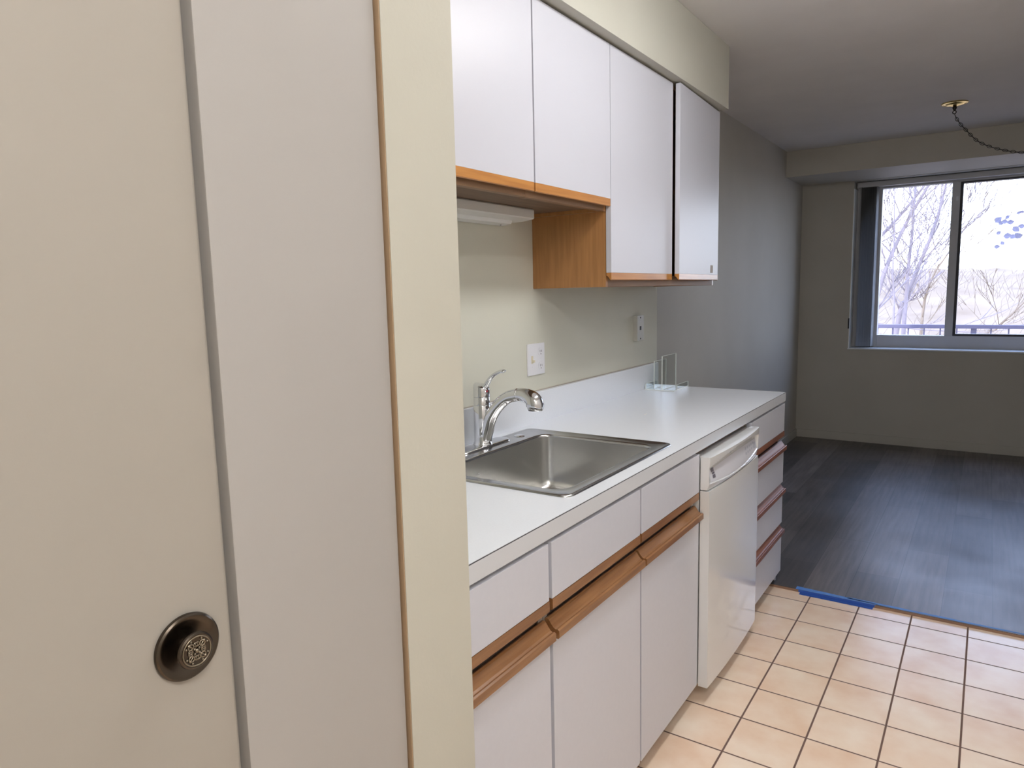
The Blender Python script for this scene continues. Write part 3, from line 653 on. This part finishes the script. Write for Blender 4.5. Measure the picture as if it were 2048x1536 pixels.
def tree(y, r, line, seed, m, label, depth=3):
    rnd = random.Random(seed); x0 = line[0][0]-(line[1][0]-line[0][0])/(line[1][1]-line[0][1])*(line[0][1]+4.5)*.45
    z = hz(x0, y)-.1
    t = thing('bare_tree', label, 'tree', (x0, y, z), 'bare trees outside the window')
    P = [(x0, y, z)]+[(px, y+rnd.uniform(-.12, .12), pz) for px, pz in line]
    dx, dz = line[-1][0]-line[-2][0], line[-1][1]-line[-2][1]; P.append((line[-1][0]+dx*2.5, y, line[-1][1]+dz*2.5))
    P = catmull([(*p, r*(1.25-.95*i/(len(P)-1))) for i, p in enumerate(P)], 5)
    link('trunk', tube(P, 10), m, t, smooth='all')
    bb = bmesh.new()
    for i in range(6, len(P)-1):
        if rnd.random() < .55:
            p = Vector(P[i][:3]); d = (Vector(P[i+1][:3])-p).normalized()
            a = rnd.uniform(0, 6.28); s = Vector((math.cos(a), math.sin(a)*.5, rnd.uniform(.1, .8)))
            grow(bb, p, (d*.7+s).normalized(), P[i][3]*rnd.uniform(.25, .45), rnd.uniform(.8, 2.0), depth-1, rnd)
    link('branches', bb, m, t, smooth='all'); return t
TREES = [(12, .055, [(-.72, .1), (-.53, .69), (-.35, 1.46), (-.20, 1.97), (.03, 2.56), (.29, 3.04), (.47, 3.42)], 3, 'bark', 'bare tree curving strongly to the right, nearest of the dark ones in the left pane'),
         (14, .05, [(-1.7, 1.2), (-.89, 2.12), (-.61, 2.43), (-.29, 2.83), (.10, 3.33), (.31, 3.69)], 8, 'bark', 'bare tree leaning right above the curved one, its limb crossing the left pane'),
         (13, .045, [(-.03, .13), (-.02, 1.05), (-.01, 1.65), (.03, 2.34), (.05, 3.02), (.06, 3.59)], 21, 'bark', 'straight upright bare tree in the middle of the left pane'),
         (15, .060, [(-.35, .3), (-.19, 1.0), (-.02, 1.62), (.15, 2.11), (.30, 2.64), (.41, 3.22), (.50, 3.80)], 33, 'bark', 'bare tree leaning right next to the window mullion, behind the upright one'),
         (11, .020, [(-.02, .28), (-.035, 1.09), (-.065, 1.62), (-.075, 2.24), (-.086, 2.67), (-.1, 3.36)], 45, 'bark', 'thin upright bare sapling left of centre in the left pane'),
         (18, .045, [(-.06, -.25), (-.03, .80), (.04, 1.19), (.18, 1.64), (.48, 2.19)], 57, 'bark2', 'pale warm-coloured bare tree low behind the others in the left pane'),
         (20, .045, [(1.2, -.4), (1.55, .05), (1.76, .33), (2.15, .79), (2.47, 1.18)], 71, 'bark2', 'low leaning bare trunk on the slope in the right pane')]
for (y, r, ln, sd, mm, lb) in TREES: tree(y, r*.8, ln, sd, M[mm], lb)
# thin brush on the slope
bm = bmesh.new(); rnd = random.Random(9)
for i in range(1100):
    y = 12+46*rnd.random()**.8; x = -10+rnd.random()*26; z = hz(x, y)-.05; h = rnd.uniform(.5, 2.0)
    d = Vector((rnd.uniform(-.7, .9), rnd.uniform(-.3, .3), 1)).normalized()
    a = Vector((x, y, z)); b = a+d*h*.5+Vector((rnd.uniform(-.1, .1), 0, 0)); c_ = b+(d+Vector((.35, 0, -.2)))*h*.4
    tube([(*a, .012), (*b, .008), (*c_, .003)], 3, bm)
tag(link('brush', bm, M['twig'], org=(1, 30, hz(1, 30))), 'thin tan brush covering the hillside beyond the railing', 'brush', kind='stuff')
# twig with the last dry leaves, hanging from a near limb
lf = thing('leafy_branch', 'thin branch with a few dark dry leaves seen high in the right window pane', 'branch', (1.9, 8.2, 1.6))
def bz(x, y, z): return (x, y, z)
link('twig', tube([(3.4, 8.4, 3.1, .03), (2.9, 8.2, 2.65, .018), (2.3, 8.1, 2.35, .008), (1.9, 8.1, 2.20, .005), (1.55, 8.1, 2.12, .003)], 6, sub=4), M['bark'], lf, smooth='all')
for i in range(40):
    t_ = rnd.random(); cx_ = 1.42+.85*t_; cz_ = 2.08+.22*t_+rnd.uniform(-.26, .14); cy_ = 8.1+rnd.uniform(-.15, .15)
    bm = bmesh.new(); L2 = rnd.uniform(.06, .11); a = rnd.uniform(0, 6.28); u_ = Vector((math.cos(a), rnd.uniform(-.4, .4), math.sin(a))).normalized(); s_ = u_.cross(Vector((0, 1, .2))).normalized()
    prof = [(0, 0), (.25, .28), (.5, .36), (.75, .22), (1, 0)]
    c0 = Vector((cx_, cy_, cz_)); mid = [bm.verts.new(c0+u_*L2*(p-.5)+Vector((0, .006, 0))) for p, _ in prof]
    for sg_ in (-1, 1):
        ed = [bm.verts.new(c0+u_*L2*(p-.5)+s_*sg_*L2*q*1.1) for p, q in prof[1:-1]]; row = [mid[0]]+ed+[mid[-1]]
        for k_ in range(4):
            vs = [mid[k_], row[k_], row[k_+1], mid[k_+1]]; vs = list(dict.fromkeys(vs)); bm.faces.new(vs)
    link('leaf', bm, M['leaf'], lf)
